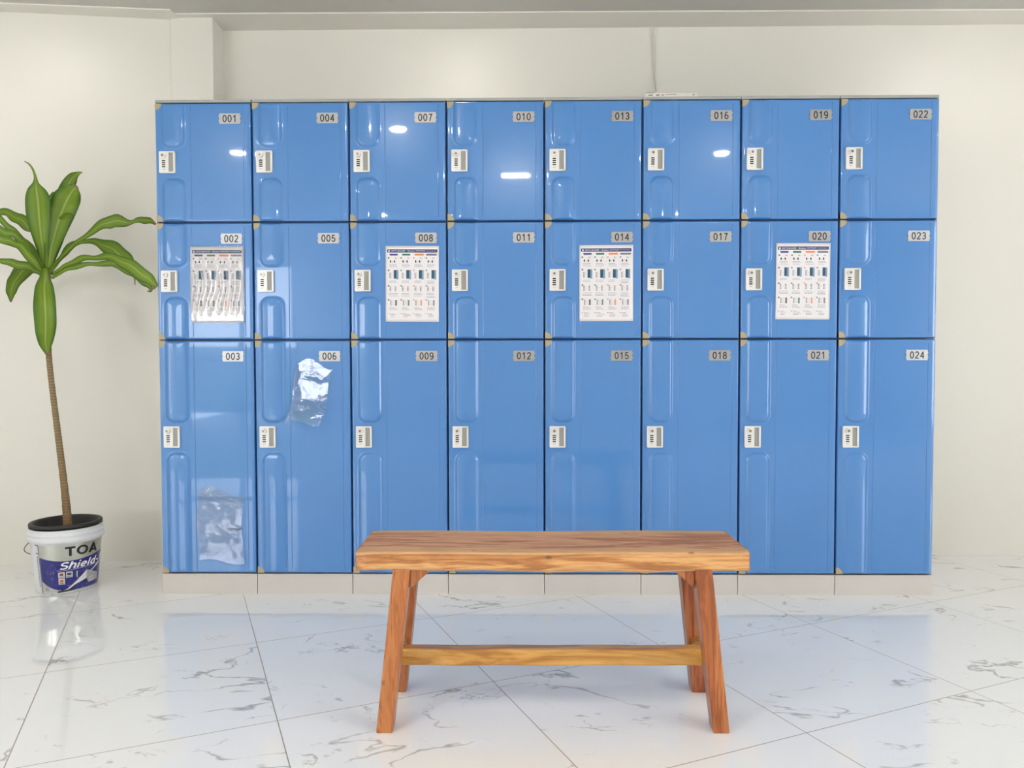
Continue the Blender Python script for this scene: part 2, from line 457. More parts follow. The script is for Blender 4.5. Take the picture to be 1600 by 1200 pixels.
def stroke_text(s, pen, space=.12, shear=0):
    """flat ribbons along the strokes; returns vertices, faces and total width, height 1"""
    V, F, x0 = [], [], 0
    for ch in s:
        w, strokes = GLYPH[ch]
        for st0 in strokes:
            st = [st0[0]]
            for pa, pb in zip(st0, st0[1:]):      # long strokes are cut up so that they can follow a curved surface
                kk = max(1, int(math.hypot(pb[0]-pa[0], pb[1]-pa[1])/.12))
                st += [(pa[0]+(pb[0]-pa[0])*q/kk, pa[1]+(pb[1]-pa[1])*q/kk) for q in range(1, kk+1)]
            n = len(st); closed = math.hypot(st[0][0]-st[-1][0], st[0][1]-st[-1][1]) < 1e-4
            b = len(V)
            for i, (px, py) in enumerate(st):
                pa = st[i-1] if i else (st[-2] if closed else st[0]); pb = st[i+1] if i < n-1 else (st[1] if closed else st[-1])
                d1 = Vector((px-pa[0], py-pa[1])); d2 = Vector((pb[0]-px, pb[1]-py))
                d1 = d1.normalized() if d1.length > 1e-6 else d2.normalized(); d2 = d2.normalized() if d2.length > 1e-6 else d1
                t = (d1+d2).normalized(); k = 1/max(.5, t.dot(d2)); nx, ny = -t.y*k, t.x*k
                for sg in (1, -1):
                    qx, qy = px+sg*nx*pen/2, py+sg*ny*pen/2; V.append((x0+qx+shear*qy, qy))
            for i in range(n-1): F.append((b+2*i+1, b+2*i+3, b+2*i+2, b+2*i))
        x0 += w + space
    return V, F, x0-space
def plate_mesh():
    m = MB(); m.rrect(0, .082, 0, .0405, .0015, -.0018, .0015, 0)
    for z in (.0095, .027):
        m.box(-.0028, .0008, -.0012, .001, z, z+.005, 0); m.box(.0812, .0848, -.0012, .001, z, z+.005, 0)
    return m.mesh('number_plate', M_plate)
plate_me = plate_mesh()
def digits_mesh(s):
    V, F, w = stroke_text(s, .145, .16)
    m = MB(); k = .0275
    x0 = (.082 - w*k)/2
    m.v = [(x0+v[0]*k, 0, .0065+v[1]*k) for v in V]
    for f in F: m.face(f)
    return m.mesh('digits', M_ink)
ORD = ['leftmost', 'second', 'third', 'fourth', 'fifth', 'sixth', 'seventh', 'rightmost']
TILT = random.Random(11)
lockers = {}
for c in range(8):
    for r, row in enumerate(('top', 'middle', 'bottom')):
        num = '%03d' % (c*3+r+1)
        z0, z1 = HT[row]; x0 = (c-4)*LW
        size = 'tall' if row == 'bottom' else 'square'
        extra = ' with an instruction sheet' if num in ('002', '008', '014', '020') else ''
        colw = ORD[c] + (' column' if c in (0, 7) else ' column from left')
        t = empty('locker', (x0, 0, z0), '%s blue locker numbered %s, %s row, %s%s' % (size, num, row, colw, extra), 'locker', row + ' row of blue lockers')
        lockers[num] = t
        h = z1-z0
        m = MB(); m.box(.0012, LW-.0012, .021, .50, .0008, h-.0008)
        m.obj('body', M_body, t)
        if c in (0, 7):
            m = MB(); xa = -.0025 if c == 0 else LW-.001
            m.box(xa, xa+.0035, .010, .50, .0008, h-.0008); s_ = m.obj('side_panel', M_side, t); s_['label'] = 'pale grey side panel'
        d = link('door', door_me[row], t, (GAP, 0, GAP))
        # doors never hang exactly flat
        d.rotation_euler = (TILT.uniform(-.0005, .0005), 0, TILT.uniform(-.0018, .0018))
        a = link('corner_cap', corner_bot, d, (0, 0, 0)); a2 = link('corner_cap', corner_top, d, (0, 0, h-2*GAP))
        lz = LOCKZ[row]
        lk = link('lock_plate', lock_me, d, (.0165, -.001, lz-.042))
        kn = link('lock_knob', knob_me, d, (.0165+.0185, -.0098, lz+.0245))
        for k in range(4): link('dial_window', dial_me, d, (.0165+.0185, -.0102, lz+.0055-.0078*k))
        link('lock_mark', mark_me, d, (.0165+.0185, -.0102, lz-.0275))
        px = .257 + .0012*c
        pl = link('number_plate', plate_me, t, (px, -.0010, h-.0845))
        pl.rotation_euler = (TILT.uniform(-.006, .006), 0, TILT.uniform(-.012, .012))
        link('digits', digits_mesh(num), pl, (0, -.0020, 0))
    m = MB(); m.box(.0012, LW-.0012, 0, .498, 0, Z1-.002)
    m.box(.0012, LW-.0012, -.001, .0, Z1-.006, Z1-.002)
    tag(m.obj('locker_plinth', M_plinth, loc=((c-4)*LW, .003, 0), bevel=.0015), 'pale grey plinth under tall locker %03d, %s in the row' % (c*3+3, ORD[c] + ('' if c in (0, 7) else ' from the left')), 'locker plinth', 'plinths under the lockers')
    m = MB(); m.box(.0012, LW-.0012, 0, .50, .0008, .0125)
    tag(m.obj('locker_top_cap', M_cap, loc=((c-4)*LW, .004, Z4), bevel=.002), 'thin grey cap on top of locker %03d, %s along the top' % (c*3+1, ORD[c] + ('' if c in (0, 7) else ' from the left')), 'locker cap', 'caps on top of the lockers')

# ------------------------------------------------------------------ instruction sheets
M_paper = plain('white_paper', srgb(232, 228, 230), .35, coat=.25, coat_rough=.15)
M_navy = plain('navy_print', srgb(30, 42, 98), .4)
M_pgreen = plain('green_print', srgb(50, 120, 85), .5)
M_porange = plain('orange_print', srgb(226, 140, 90), .5)
M_pgrey = plain('grey_violet_print', srgb(120, 116, 140), .5)
M_pindigo = plain('indigo_print', srgb(60, 72, 140), .5)
M_pwhite = plain('white_print', srgb(240, 240, 245), .5)
M_pdoor = plain('dark_teal_print', srgb(38, 78, 102), .5)
M_pside = plain('steel_blue_print', srgb(120, 150, 178), .5)
M_ptext = plain('grey_text_print', srgb(84, 82, 90), .6)
M_prule = plain('pale_rule_print', srgb(205, 200, 204), .6)
M_pred = plain('red_print', srgb(180, 60, 70), .6)
SW, SH = .210, .297
def printed_steps():
    """four columns of four steps plus a foot note, as small print"""
    m = MB(); rnd = random.Random(3)
    mats = [M_ink, M_ptext, M_pdoor, M_pside, M_prule, M_pgreen, M_porange, M_pgrey, M_pred, M_pwhite]
    colc = [0, 5, 6, 7]
    cw = .0495
    def line(x, z, w, k=1, th=.0011):
        # a row of word-sized dashes
        u = x
        while u < x+w-.001:
            l = min(rnd.uniform(.003, .008), x+w-u); m.quadxz(u, u+l, z, z+th, 0, k); u += l+.0009
    for c in range(4):
        x = .0085 + c*cw
        if c: m.quadxz(x-.0035, x-.0031, .02, .255, 0, 4)
        zt = (.2500, .2015, .1410, .0860, .0330)
        for i, z in enumerate(zt[:4]):
            m.disc(x+.0035, z, .0034, -.00002, colc[c]); m.quadxz(x+.0029, x+.0041, z-.0017, z+.0017, -.00005, 9)
            m.quadxz(x, x+cw-.006, z+.0062, z+.0065, 0, 4) if i else None
        z = zt[0]
        line(x+.027, z, .009); line(x+.027, z-.003, .010)
        for q in (.011, .027):   # two figures joined by an arrow
            m.disc(x+q, z-.0105, .0021, 0, 0); m.quadxz(x+q-.0024, x+q+.0024, z-.018, z-.012, 0, 0)
        m.quadxz(x+.015, x+.023, z-.0148, z-.0141, 0, 0)
        for k in range(3): line(x+.006, z-.025-.0050*k, rnd.uniform(.024, .034), 0 if c == 2 else 1)
        z = zt[1]
        m.quadxz(x+.010, x+.0145, z-.032, z-.008, 0, 4)
        for k in range(4): m.quadxz(x+.0065, x+.0100, z-.0300+.0056*k, z-.0270+.0056*k, 0, 0)
        m.quadxz(x+.0185, x+.0200, z-.0195, z-.0180, 0, 0)
        m.quadxz(x+.0235, x+.0345, z-.0330, z+.0012, 0, 2)
        m.quadxz(x+.0345, x+.0420, z-.0350, z+.0012, 0, 3); m.quadxz(x+.0235, x+.0345, z-.0330, z-.0312, -.00003, 3)
        for k in range(2 if c < 3 else 3): line(x+.006, z-.042-.0050*k, rnd.uniform(.022, .032), 0 if c == 2 else 1)
        z = zt[2]
        for q in (.0085, .0290):
            for k in range(4): m.quadxz(x+q-.0015, x+q+.0025, z-.0210+.0052*k, z-.0180+.0052*k, 0, 0)
            m.quadxz(x+q+.0045, x+q+.0052, z-.0225, z-.001, 0, 1)
        m.quadxz(x+.0185, x+.0200, z-.0115, z-.0100, 0, 0)
        for k in range(3 if c < 3 else 4): line(x+.004, z-.0305-.0048*k, rnd.uniform(.028, .038), 1)
        z = zt[3]
        for k in range(4):
            m.quadxz(x+.0100, x+.0135, z-.0215+.0054*k, z-.0180+.0054*k, 0, 0)
            m.quadxz(x+.0290, x+.0360, z-.0222+.0056*k, z-.0176+.0056*k, 0, colc[c])
            line(x+.017, z-.020+.0054*k, .009, 1, .0006)
        m.quadxz(x+.0150, x+.0155, z-.0225, z+.001, 0, 1)
        for k in range(3): line(x+.006, z-.0300-.0048*k, rnd.uniform(.018, .036), 0 if c == 2 else 1)
        z = zt[4]
        m.disc(x+.0040, z, .0019, 0, 8); line(x+.009, z-.0005, .016, 8 if c == 0 else 1)
        for k in range(3): line(x+.010, z-.0050-.0045*k, rnd.uniform(.014, .032), 1)
    return m.mesh('printed_steps', mats)
steps_me = printed_steps()
def header_mesh():
    m = MB(); m.rrect(.0065, SW-.0065, .2710, .2835, .003, -.00035, .0, 0)
    return m.mesh('header_bar', M_navy)
def header_text_mesh():
    m = MB()
    V, F = text_mesh('HOW TO USE LOCKER', 1, width=.056, height=.0046, offset=.02)
    for v in V: m.v.append((v[0]+.022, 0, v[1]+.2748))
    for f in F: m.face(f)
    for s, x, w in (('/  วิธีใช้งานล็อคเกอร์  /', .083, .034), ('ИНСТРУКЦИЯ', .119, .036)):
        V, F = text_mesh(s, 1, width=w, height=.0046, offset=.02); b = len(m.v)
        for v in V: m.v.append((v[0]+x, 0, v[1]+.2748))
        for f in F: m.face([b+i for i in f])
    m.quadxz(.158, .199, .2765, .2775, 0)
    # small padlock mark at the left end
    m.disc(.0140, .2765, .0032, 0); m.disc(.0140, .2795, .0018, 0)
    return m.mesh('header_text', M_pwhite)
def pill(k, mt):
    m = MB(); x = .0155 + k*.0492; w = (.033, .033, .037, .043)[k]
    m.rrect(x-(.0 if k < 3 else .004), x-(.0 if k < 3 else .004)+w, .2592, .2664, .0034, -.00025, 0); return m.mesh('column_heading', mt)
hdr, hdt = header_mesh(), header_text_mesh()
pills = [pill(0, M_pindigo), pill(1, M_pgreen), pill(2, M_porange), pill(3, M_pgrey)]
def sheet_mesh(crumple=0, seed=1, m_=None):
    m = MB(); rnd = random.Random(seed); nx, nz = (16, 22)
    ph = [rnd.uniform(0, 6) for _ in range(8)]
    for j in range(nz+1):
        for i in range(nx+1):
            x = SW*i/nx; z = SH*j/nz
            y = -.0006 - crumple*(.5+.5*math.sin(ph[0]+x*38+z*9))*(.4+.6*math.sin(z*17+ph[1])**2)
            m.v.append((x, y, z))
    for j in range(nz):
        for i in range(nx):
            a = j*(nx+1)+i; m.face([a, a+1, a+nx+2, a+nx+1], 0, True)
    b0 = len(m.v)
    m.v += [(v[0], v[1]+.0006, v[2]) for v in m.v[:b0]]
    for j in range(nz):
        for i in range(nx):
            a = b0+j*(nx+1)+i; m.face([a+nx+1, a+nx+2, a+1, a], 0, True)
    ring = list(range(nx+1)) + [j*(nx+1)+nx for j in range(1, nz+1)] + [nz*(nx+1)+i for i in range(nx-1, -1, -1)] + [j*(nx+1) for j in range(nz-1, 0, -1)]
    for k in range(len(ring)):
        a, c = ring[k], ring[(k+1) % len(ring)]; m.face([c, a, b0+a, b0+c])
    return m.mesh('paper_sheet', m_ or M_paper)
flat_me = sheet_mesh(0)
def film_material(name, tint, strength, scale, refl):
    m = NT(name); c = m.coord()
    out = m.n['Material Output']; m.n.remove(m.b)
    tr = m.new('ShaderNodeBsdfTransparent'); tr.inputs[0].default_value = tint
    gl = m.new('ShaderNodeBsdfGlossy'); gl.inputs['Roughness'].default_value = .06; gl.inputs[0].default_value = (1, 1, 1, 1)
    bp = m.new('ShaderNodeBump'); bp.inputs['Strength'].default_value = strength; bp.inputs['Distance'].default_value = .006
    m.ln(m.noise(m.mapping(c, scale), 1, 3, .5, .8), bp.inputs['Height']); m.ln(bp.outputs[0], gl.inputs['Normal'])
    fr = m.new('ShaderNodeFresnel'); fr.inputs[0].default_value = 1.5; m.ln(bp.outputs[0], fr.inputs['Normal'])
    f = m.math('ADD', m.math('MULTIPLY', fr.outputs[0], 2.0), refl, clamp=True)
    mx = m.new('ShaderNodeMixShader'); m.ln(f, mx.inputs[0]); m.ln(tr.outputs[0], mx.inputs[1]); m.ln(gl.outputs[0], mx.inputs[2])
    m.ln(mx.outputs[0], out.inputs[0]); return m.mat
M_sleeve = film_material('clear_sleeve', (.99, .99, .99, 1), .08, (60, 1, 14), .0)
M_film = film_material('clear_protective_film', (.992, .995, 1, 1), .25, (11, 1, 15), .0)
def sheet(num, x, ztop, rot, label, crumple=False):
    t = empty('instruction_sheet', ((int(num)-1)//3*LW - 4*LW + x, -.0022, Z3-ztop-SH), label, 'notice', 'instruction sheets on the locker doors')
    t.rotation_euler = (0, rot, 0)
    link('paper_sheet', flat_me, t)
    h = link('header_bar', hdr, t, (0, -.0006, 0)); link('header_text', hdt, h, (0, -.0005, 0))
    for p in pills: link('column_heading', p, t, (0, -.0006, 0))
    link('printed_steps', steps_me, t, (0, -.0008, 0))
    return t
s2 = sheet('002', .134, .095, .005, 'instruction sheet in a crumpled clear sleeve on locker 002', True)
sheet('008', .140, .095, .005, 'white instruction sheet taped flat on the third locker column from the left')
sheet('014', .137, .095, -.002, 'white instruction sheet taped flat on the fifth column, right of the bench middle')
sheet('020', .137, .090, .004, 'rightmost white instruction sheet, taped under number plate 020')
# crumpled clear sleeve over the sheet on 002
def wavy_panel(name, outline_fn, nx, nz, x0, x1, z0, z1, hfn, mat):
    m = MB(); idx = {}
    for j in range(nz+1):
        for i in range(nx+1):
            u = i/nx; v = j/nz; x = x0+(x1-x0)*u; z = z0+(z1-z0)*v
            x, z = outline_fn(u, v, x, z)
            m.v.append((x, hfn(x, z, u, v), z))
    for j in range(nz):
        for i in range(nx):
            a = j*(nx+1)+i; m.face([a, a+1, a+nx+2, a+nx+1], 0, True)
    return m.mesh(name, mat)
rn = random.Random(5)
def sleeve_h(x, z, u, v):
    low = 1/(1+math.exp((z-.175-.02*math.sin(x*14))*120)) * (1/(1+math.exp((.055-z)*90)))
    y = -.0022 - low*.0042*(.5+.5*math.sin(x*230+2*math.sin(z*31)+2*math.sin(x*37)))
    if u in (0, 1) or v in (0, 1): y = -.0014
    return y
link('clear_sleeve', wavy_panel('clear_sleeve', lambda u, v, x, z: (x+.0012*math.sin(v*31+u*2), z+.0014*math.sin(u*23+v)), 90, 60, -.002, SW+.003, -.003, SH+.004, sleeve_h, M_sleeve), s2)

# loose protective film still clinging to doors 003 and 006
def film(num, x0, x1, z0, z1, seed, sx=17, sz=13, amp=.0028, skew=0, lift=0, liftz=0):
    rnd = random.Random(seed); p = [rnd.uniform(0, 6.28) for _ in range(6)]
    def hf(x, z, u, v):
        w = min(u, 1-u, v, 1-v)*4; w = min(w, 1)
        return -.0016 - .0006 - lift*(x-x0) - liftz*(z1-z) - w*amp*(.5+.25*math.sin(x*sx*3+z*sz*2+p[0])+.25*math.sin(z*sz*5-x*sx*2+p[1]+2*math.sin(x*20+p[2])))
    def of(u, v, x, z):
        return x + skew*(v-.5) + .006*math.sin(v*7+p[3]), z + .022*math.sin(u*5+p[4])*(1 if v > .5 else .5)
    o = link('protective_film', wavy_panel('protective_film', of, 36, 44, x0, x1, z0, z1, hf, M_film), lockers[num])
    o['label'] = 'loose clear protective film'
    return o
film('003', .150, .330, .05, .33, 4, liftz=.03)
film('006', .15, .29, .60, .835, 9, 14, 11, .0022, .05, .06, .045)

# ------------------------------------------------------------------ cable and strip above the lockers
M_cable = plain('white_cable', srgb(214, 210, 200), .5)
m = MB()
m.tube([(.526,.610,2.475),(.526,.622,2.455),(.528,.625,2.40),(.530,.627,2.33),(.533,.627,2.26),(.537,.620,2.20),(.530,.56,2.165),(.49,.44,2.115),(.450,.30,2.07),(.425,.16,2.02),(.414,.075,1.972)], .0036, 8)
tag(m.obj('wall_cable', M_cable), 'thin white cable hanging down the wall behind locker 016', 'cable')
t = empty('power_strip', (.395, .022, 1.9545), 'flat white strip with printed markings lying on top of locker 016', 'power strip')
m = MB(); m.box(0, .205, 0, .045, 0, .019); m.obj('housing', plain('strip_plastic', srgb(226, 222, 214), .4), t, bevel=.003)
m = MB()
for x, w, k in ((.012,.018,0),(.042,.014,0),(.064,.008,1)): m.box(x, x+w, -.0006, .001, .009, .0125, k)
for k in range(9): m.box(.082+k*.0045, .085+k*.0045, -.0006, .001, .0125, .0145, 2)
m.box(.185, .190, -.0006, .001, .009, .013, 2)
m.obj('printed_marks', [M_ptext, M_pred, M_ptext], t)

# ------------------------------------------------------------------ wooden bench
def wood(name, dark, mid, light, axis, rough=.36, sap=None, seed=0, ring=1.0):
    m = NT(name); c = m.coord()
    sc = [13, 13, 13]; sc['xyz'.index(axis)] = 1.3
    p = m.mapping(c, tuple(sc), (seed*3.1, seed*1.7, seed*2.3))
    warp = m.noise(m.mapping(c, tuple(v*.35 for v in sc), (seed, 0, 0)), 1, 2)
    f1 = m.noise(p, 1.4*ring, 4, .6, 1.8)
    fine = m.noise(m.mapping(c, tuple(v*9 for v in sc)), 1, 3, .6)
    t = m.math('ADD', m.math('MULTIPLY', f1, .75), m.math('MULTIPLY', warp, .35))
    rings = m.math('SINE', m.math('MULTIPLY', t, 34))
    v = m.math('ADD', m.math('MULTIPLY', rings, .13), t)
    col = m.ramp(v, [(.30, dark), (.52, mid), (.78, light)])
    if sap:
        sx = m.new('ShaderNodeSeparateXYZ'); m.ln(c, sx.inputs[0])
        yy = m.math('ADD', sx.outputs[1], m.math('MULTIPLY', m.math('SUBTRACT', m.noise(m.mapping(c, (2.2, 4, 1)), 1, 3), .5), .10))
        e = m.ramp(yy, [(.030, 1.0), (.055, 0.0), (.205, 0.0), (.225, 1.0)])
        col = m.mix(m.math('MULTIPLY', e, .75), col, sap)
    col = m.mix(m.math('MULTIPLY', m.ramp(fine, [(.35, 1.0), (.5, 0.0)]), .22), col, tuple(x*.45 for x in dark[:3])+(1,))
    # small knots and pin holes
    vo = m.new('ShaderNodeTexVoronoi'); vo.inputs['Scale'].default_value = 11
    m.ln(m.mapping(c, (1 if axis != 'x' else .6, 1, 1 if axis != 'z' else .6), (seed*.37, .2, .1)), vo.inputs['Vector'])
    kn = m.ramp(vo.outputs['Distance'], [(.03, 1.0), (.075, 0.0)])
    col = m.mix(m.math('MULTIPLY', kn, .55), col, (.05, .022, .01, 1))
    m.ln(col, m.b.inputs['Base Color']); m.setp(Roughness=rough, Specular_IOR_Level=.5 if rough < .5 else .25, Coat_Weight=.25 if rough < .5 else 0, Coat_Roughness=.18)
    m.bump(fine, .12, .001)
    return m.mat
W_top = wood('bench_top_wood', srgb(146, 96, 68), srgb(190, 134, 98), srgb(212, 164, 124), 'x', .58, srgb(214, 170, 122), 1)
W_front = wood('bench_edge_wood', srgb(146, 86, 42), srgb(196, 134, 76), srgb(222, 172, 112), 'x', .36, None, 2)
W_leg = wood('bench_leg_wood', srgb(122, 62, 27), srgb(170, 95, 46), srgb(194, 126, 70), 'z', .36, None, 3, .8)
W_legb = wood('bench_leg_wood_red', srgb(112, 52, 26), srgb(156, 82, 44), srgb(180, 112, 66), 'z', .36, None, 5, .8)
W_rail = wood('bench_rail_wood', srgb(150, 96, 36), srgb(198, 142, 66), srgb(216, 166, 92), 'x', .34, None, 4, .7)
bench = empty('wooden_bench', (-.012, -.99, 0), 'low wooden bench with splayed legs standing in front of the lockers', 'bench')
bench.rotation_euler = (0, 0, .008)
BT, BH = .0495, .452
def bench_top():
    m = MB(); L = .494; D = .125; rr = random.Random(2)
    # live edge: front and back edges wander slightly; ends cut with a slight slant
    n = 40; ring = []
    for i in range(n+1):
        u = i/n; x = -L + 2*L*u
        fy = -D + .0015*math.sin(u*9) ; by = D + .002*math.sin(u*7+1)
        zt = BH + .0008*math.sin(u*11); zb = BH-BT + .0022*math.sin(u*6+.7) + .001*math.sin(u*23)
        # slight corner taper at the ends
        e = min(u, 1-u)*n
        if e < 1: fy += .004; by -= .004
        ring.append([(x,fy,zb+.006),(x,fy,zt-.004),(x,fy+.004,zt),(x,by-.004,zt),(x,by,zt-.004),(x,by,zb+.006),(x,by-.006,zb),(x,fy+.006,zb)])
    for q in ring: m.v += q
    k = 8
    for i in range(n):
        for j in range(k):
            j2 = (j+1) % k; a = i*k
            m.face([a+j, a+j2, a+k+j2, a+k+j][::-1], 1 if j in (0, 4) else 0)
    m.face([j for j in range(k)][::-1], 1); m.face([n*k+j for j in range(k)], 1)
    # shift so that y runs 0..0.25 in the wood material
    m.v = [(x, y+D, z) for x, y, z in m.v]
    return m
bench_top().obj('seat_plank', [W_top, W_front], bench, (0, -.125, 0), bevel=.0025)
ZB = BH-BT+.002
def leg(sx, sy, mat):
    m = MB()
    # foot and head centre lines
    fx, hx = sx*.4225, sx*.379; fy, hy = sy*.118, sy*.100
    hw, hd = .0218, .024
    m.hexa([(fx-hw*.93, fy-hd, 0), (fx+hw*.93, fy-hd, 0), (fx+hw*.93, fy+hd, 0), (fx-hw*.93, fy+hd, 0),
            (hx-hw, hy-hd, ZB+.004), (hx+hw, hy-hd, ZB+.004), (hx+hw, hy+hd, ZB+.004), (hx-hw, hy+hd, ZB+.004)])
    return m.obj('leg', mat, bench, bevel=.0035, seg=3)
leg(-1, -1, W_leg); leg(1, -1, W_leg); leg(-1, 1, W_legb); leg(1, 1, W_legb)
m = MB(); n = 24
for i in range(n+1):
    x = -.409 + .818*i/n; w = .0008*math.sin(i*.9)
    m.v += [(x, -.022, .123+w), (x, -.022, .1665+w), (x, .018, .1665+w), (x, .018, .123+w)]
for i in range(n):
    for j in range(4):
        j2 = (j+1) % 4; a = i*4; m.face([a+j, a+4+j, a+4+j2, a+j2])
m.face([0, 1, 2, 3]); m.face([n*4+j for j in (3, 2, 1, 0)])
m.obj('stretcher', W_rail, bench, bevel=.005, seg=3)
for sx in (-1, 1):
    m = MB(); x = sx*.409
    m.hexa([(x-.012, -.092, .128), (x+.012, -.092, .128), (x+.012, .092, .128), (x-.012, .092, .128), (x-.012, -.090, .160), (x+.012, -.090, .160), (x+.012, .090, .160), (x-.012, .090, .160)])
    m.obj('side_rail', W_rail, bench, bevel=.003)
    for sy in (-1, 1):   # triangular braces under the plank
        m = MB(); y = sy*.094
        p = [(sx*.360, ZB+.003), (sx*.302, ZB+.003), (sx*.352, ZB-.043), (sx*.360, ZB-.050)]
        if sx > 0: p = p[::-1]
        m.prism(p[::-1], y-.014, y+.014); m.obj('corner_brace', W_leg, bench, bevel=.002)
    m = MB(); m.box(sx*.380-.020, sx*.380+.020, -.078, .078, ZB-.045, ZB+.002); m.obj('cross_rail', W_legb, bench, bevel=.002)

# ------------------------------------------------------------------ paint bucket
BX, BY = -1.968, .095
bucket = empty('paint_bucket', (BX, BY, 0), 'white paint bucket with blue TOA label standing left of the lockers', 'bucket')
M_buck = plain('scuffed_white_plastic', srgb(224, 226, 230), .4, var=.05, vscale=22)
r0, r1, HB_ = .1105, .131, .222
def rad(z): return r0 + (r1-r0)*z/HB_
m = MB()
m.lathe([(.001, .004), (.098, .004), (r0-.006, 0), (r0-.001, .003), (r0, .008), (rad(.05), .05), (rad(.1), .1), (rad(.15), .15), (rad(.20), .20), (rad(.205)+.004, .206), (r1+.0085, .209), (r1+.0085, .221), (r1+.0045, .224), (r1+.0045, .231), (r1+.0075, .234), (r1+.0075, .238), (r1+.0035, .241), (r1+.0035, .252), (r1+.0045, .256), (r1+.001, .258), (r1-.003, .256), (r1-.004, .20), (r0-.004, .02), (.001, .012)], 96)
m.obj('bucket_shell', M_buck, bucket)
PHI0 = math.atan2(-3.02-BY, -.084-BX)     # direction of the viewer seen from the bucket
def onb(phi, z, off=.0007):
    a = PHI0 + phi; r = rad(z)+off
    return (r*math.cos(a), r*math.sin(a), z)
def band(m, p0, p1, zl, zh, mt=0, off=.0007, n=None):
    n = n or max(2, int(abs(p1-p0)/.04)); b = len(m.v); K = 3
    for i in range(n+1):
        p = p0+(p1-p0)*i/n; a, c = zl(p), zh(p)
        for k in range(K+1): m.v.append(onb(p, a+(c-a)*k/K, off))
    for i in range(n):
        for k in range(K):
            q = b+i*(K+1)+k; m.face([q, q+K+1, q+K+2, q+1], mt, True)
def interp(tab):
    def f(p):
        if p <= tab[0][0]: return tab[0][1]
        for (a, b_), (c, d) in zip(tab, tab[1:]):
            if p <= c: return b_+(d-b_)*(p-a)/(c-a)
        return tab[-1][1]
    return f
m_ = NT('silver_label_film'); m_.setp(Metallic=.75, Roughness=.22); m_.ln(m_.mix(m_.noise(m_.coord(), 12, 2), srgb(188, 190, 184), srgb(214, 214, 206)), m_.b.inputs['Base Color']); M_silver = m_.mat
def navy_speckle():
    m = NT('scuffed_navy_label'); c = m.coord()
    n1 = m.noise(c, 130, 3, .7); n2 = m.noise(c, 9, 2)
    k = m.math('MULTIPLY', m.ramp(n1, [(.60, 0.0), (.68, 1.0)]), m.ramp(n2, [(.48, 0.0), (.60, 1.0)]))
    m.ln(m.mix(m.math('MULTIPLY', k, .5), srgb(24, 26, 122), srgb(190, 195, 215)), m.b.inputs['Base Color']); m.setp(Roughness=.25, Coat_Weight=.4)
    return m.mat
M_bnavy = navy_speckle()
LP0, LP1 = -.86, 1.9
lab = MB(); band(lab, LP0, LP1, lambda p: .008, lambda p: .203, 0, .0005)
lb = lab.obj('label', M_silver, bucket); lb['label'] = 'silver and navy wrap-around label'
m = MB(); band(m, LP0+.02, LP1, interp([(-.84, .055), (-.70, .040), (-.5, .026), (-.3, .018), (-.1, .014), (.1, .013), (1.9, .013)]), interp([(-.84, .150), (-.6, .142), (-.3, .136), (0, .133), (.3, .134), (.7, .139), (1.2, .148), (1.9, .152)]), 0, .0009)
m.obj('navy_field', M_bnavy, lb)
m = MB()   # swoosh, pale lower corner and badge panels
band(m, -.20, .62, interp([(-.20, .009), (.0, .014), (.25, .034), (.62, .050)]), interp([(-.20, .011), (.0, .020), (.25, .044), (.62, .085)]), 0, .0012)
band(m, .62, 1.15, interp([(.62, .050), (.70, .030), (1.15, .032)]), interp([(.62, .085), (.75, .078), (.9, .070), (1.15, .060)]), 1, .0012)
band(m, .75, 1.2, interp([(.75, .072), (1.2, .098)]), interp([(.75, .076), (1.2, .106)]), 0, .0013)
m.obj('swoosh', [plain('label_white', srgb(228, 228, 226), .35), plain('label_photo_grey', srgb(170, 172, 176), .4, var=.2, vscale=60)], lb)
m = MB()
band(m, LP0-.14, LP0-.02, lambda p: .004, lambda p: .205, 0, .0006); band(m, LP0-.02, LP0+.0, lambda p: .004, lambda p: .205, 1, .0011)
band(m, LP0-.14, LP0-.02, lambda p: .198, lambda p: .204, 1, .0011); band(m, LP0-.14, LP0-.02, lambda p: .165, lambda p: .168, 1, .0011)
for k in range(30): band(m, LP0-.11, LP0-.05, lambda p, k=k: .03+k*.0042, lambda p, k=k: .032+k*.0042, 2, .0011, 2)
m.obj('label_side_text', [plain('label_white_side', srgb(215, 217, 220), .4), M_navy, M_ptext], lb)
def wrap_text(name, s, p0, z0, width, height, mat, shear=0, offset=0, off=.0014, rise=0, spacing=1):
    V, F = text_mesh(s, 1, shear, offset, width, height, spacing=spacing); m = MB()
    for x, y in V: m.v.append(onb(p0 + x/.124, z0+y + rise*x, off))
    for f in F: m.face(f)
    return m.obj(name, mat, lb)
M_bk = plain('label_black_ink', srgb(22, 26, 38), .35)
def wrap_strokes(name, s, pen, p0, z0, width, height, mat, shear=0, off=.0016, rise=0, space=.1):
    V, F, w = stroke_text(s, pen, space, shear); m = MB()
    for x, y in V: m.v.append(onb(p0 + x*width/w/.124, z0+y*height + rise*x*width/w, off))
    for f in F: m.face(f[::-1])
    return m.obj(name, mat, lb)
wrap_strokes('brand_lettering', 'TOA', .20, -.04, .153, .128, .037, M_bk)
wrap_strokes('product_lettering', 'Shield-1', .17, -.24, .100, .195, .029, plain('label_white_ink', srgb(238, 238, 240), .4), .28, space=.09, rise=.02)
wrap_text('small_lettering', 'The most advanced nano technology', -.30, .093, .18, .0042, M_pwhite, 0, .01, rise=.03)
m = MB()
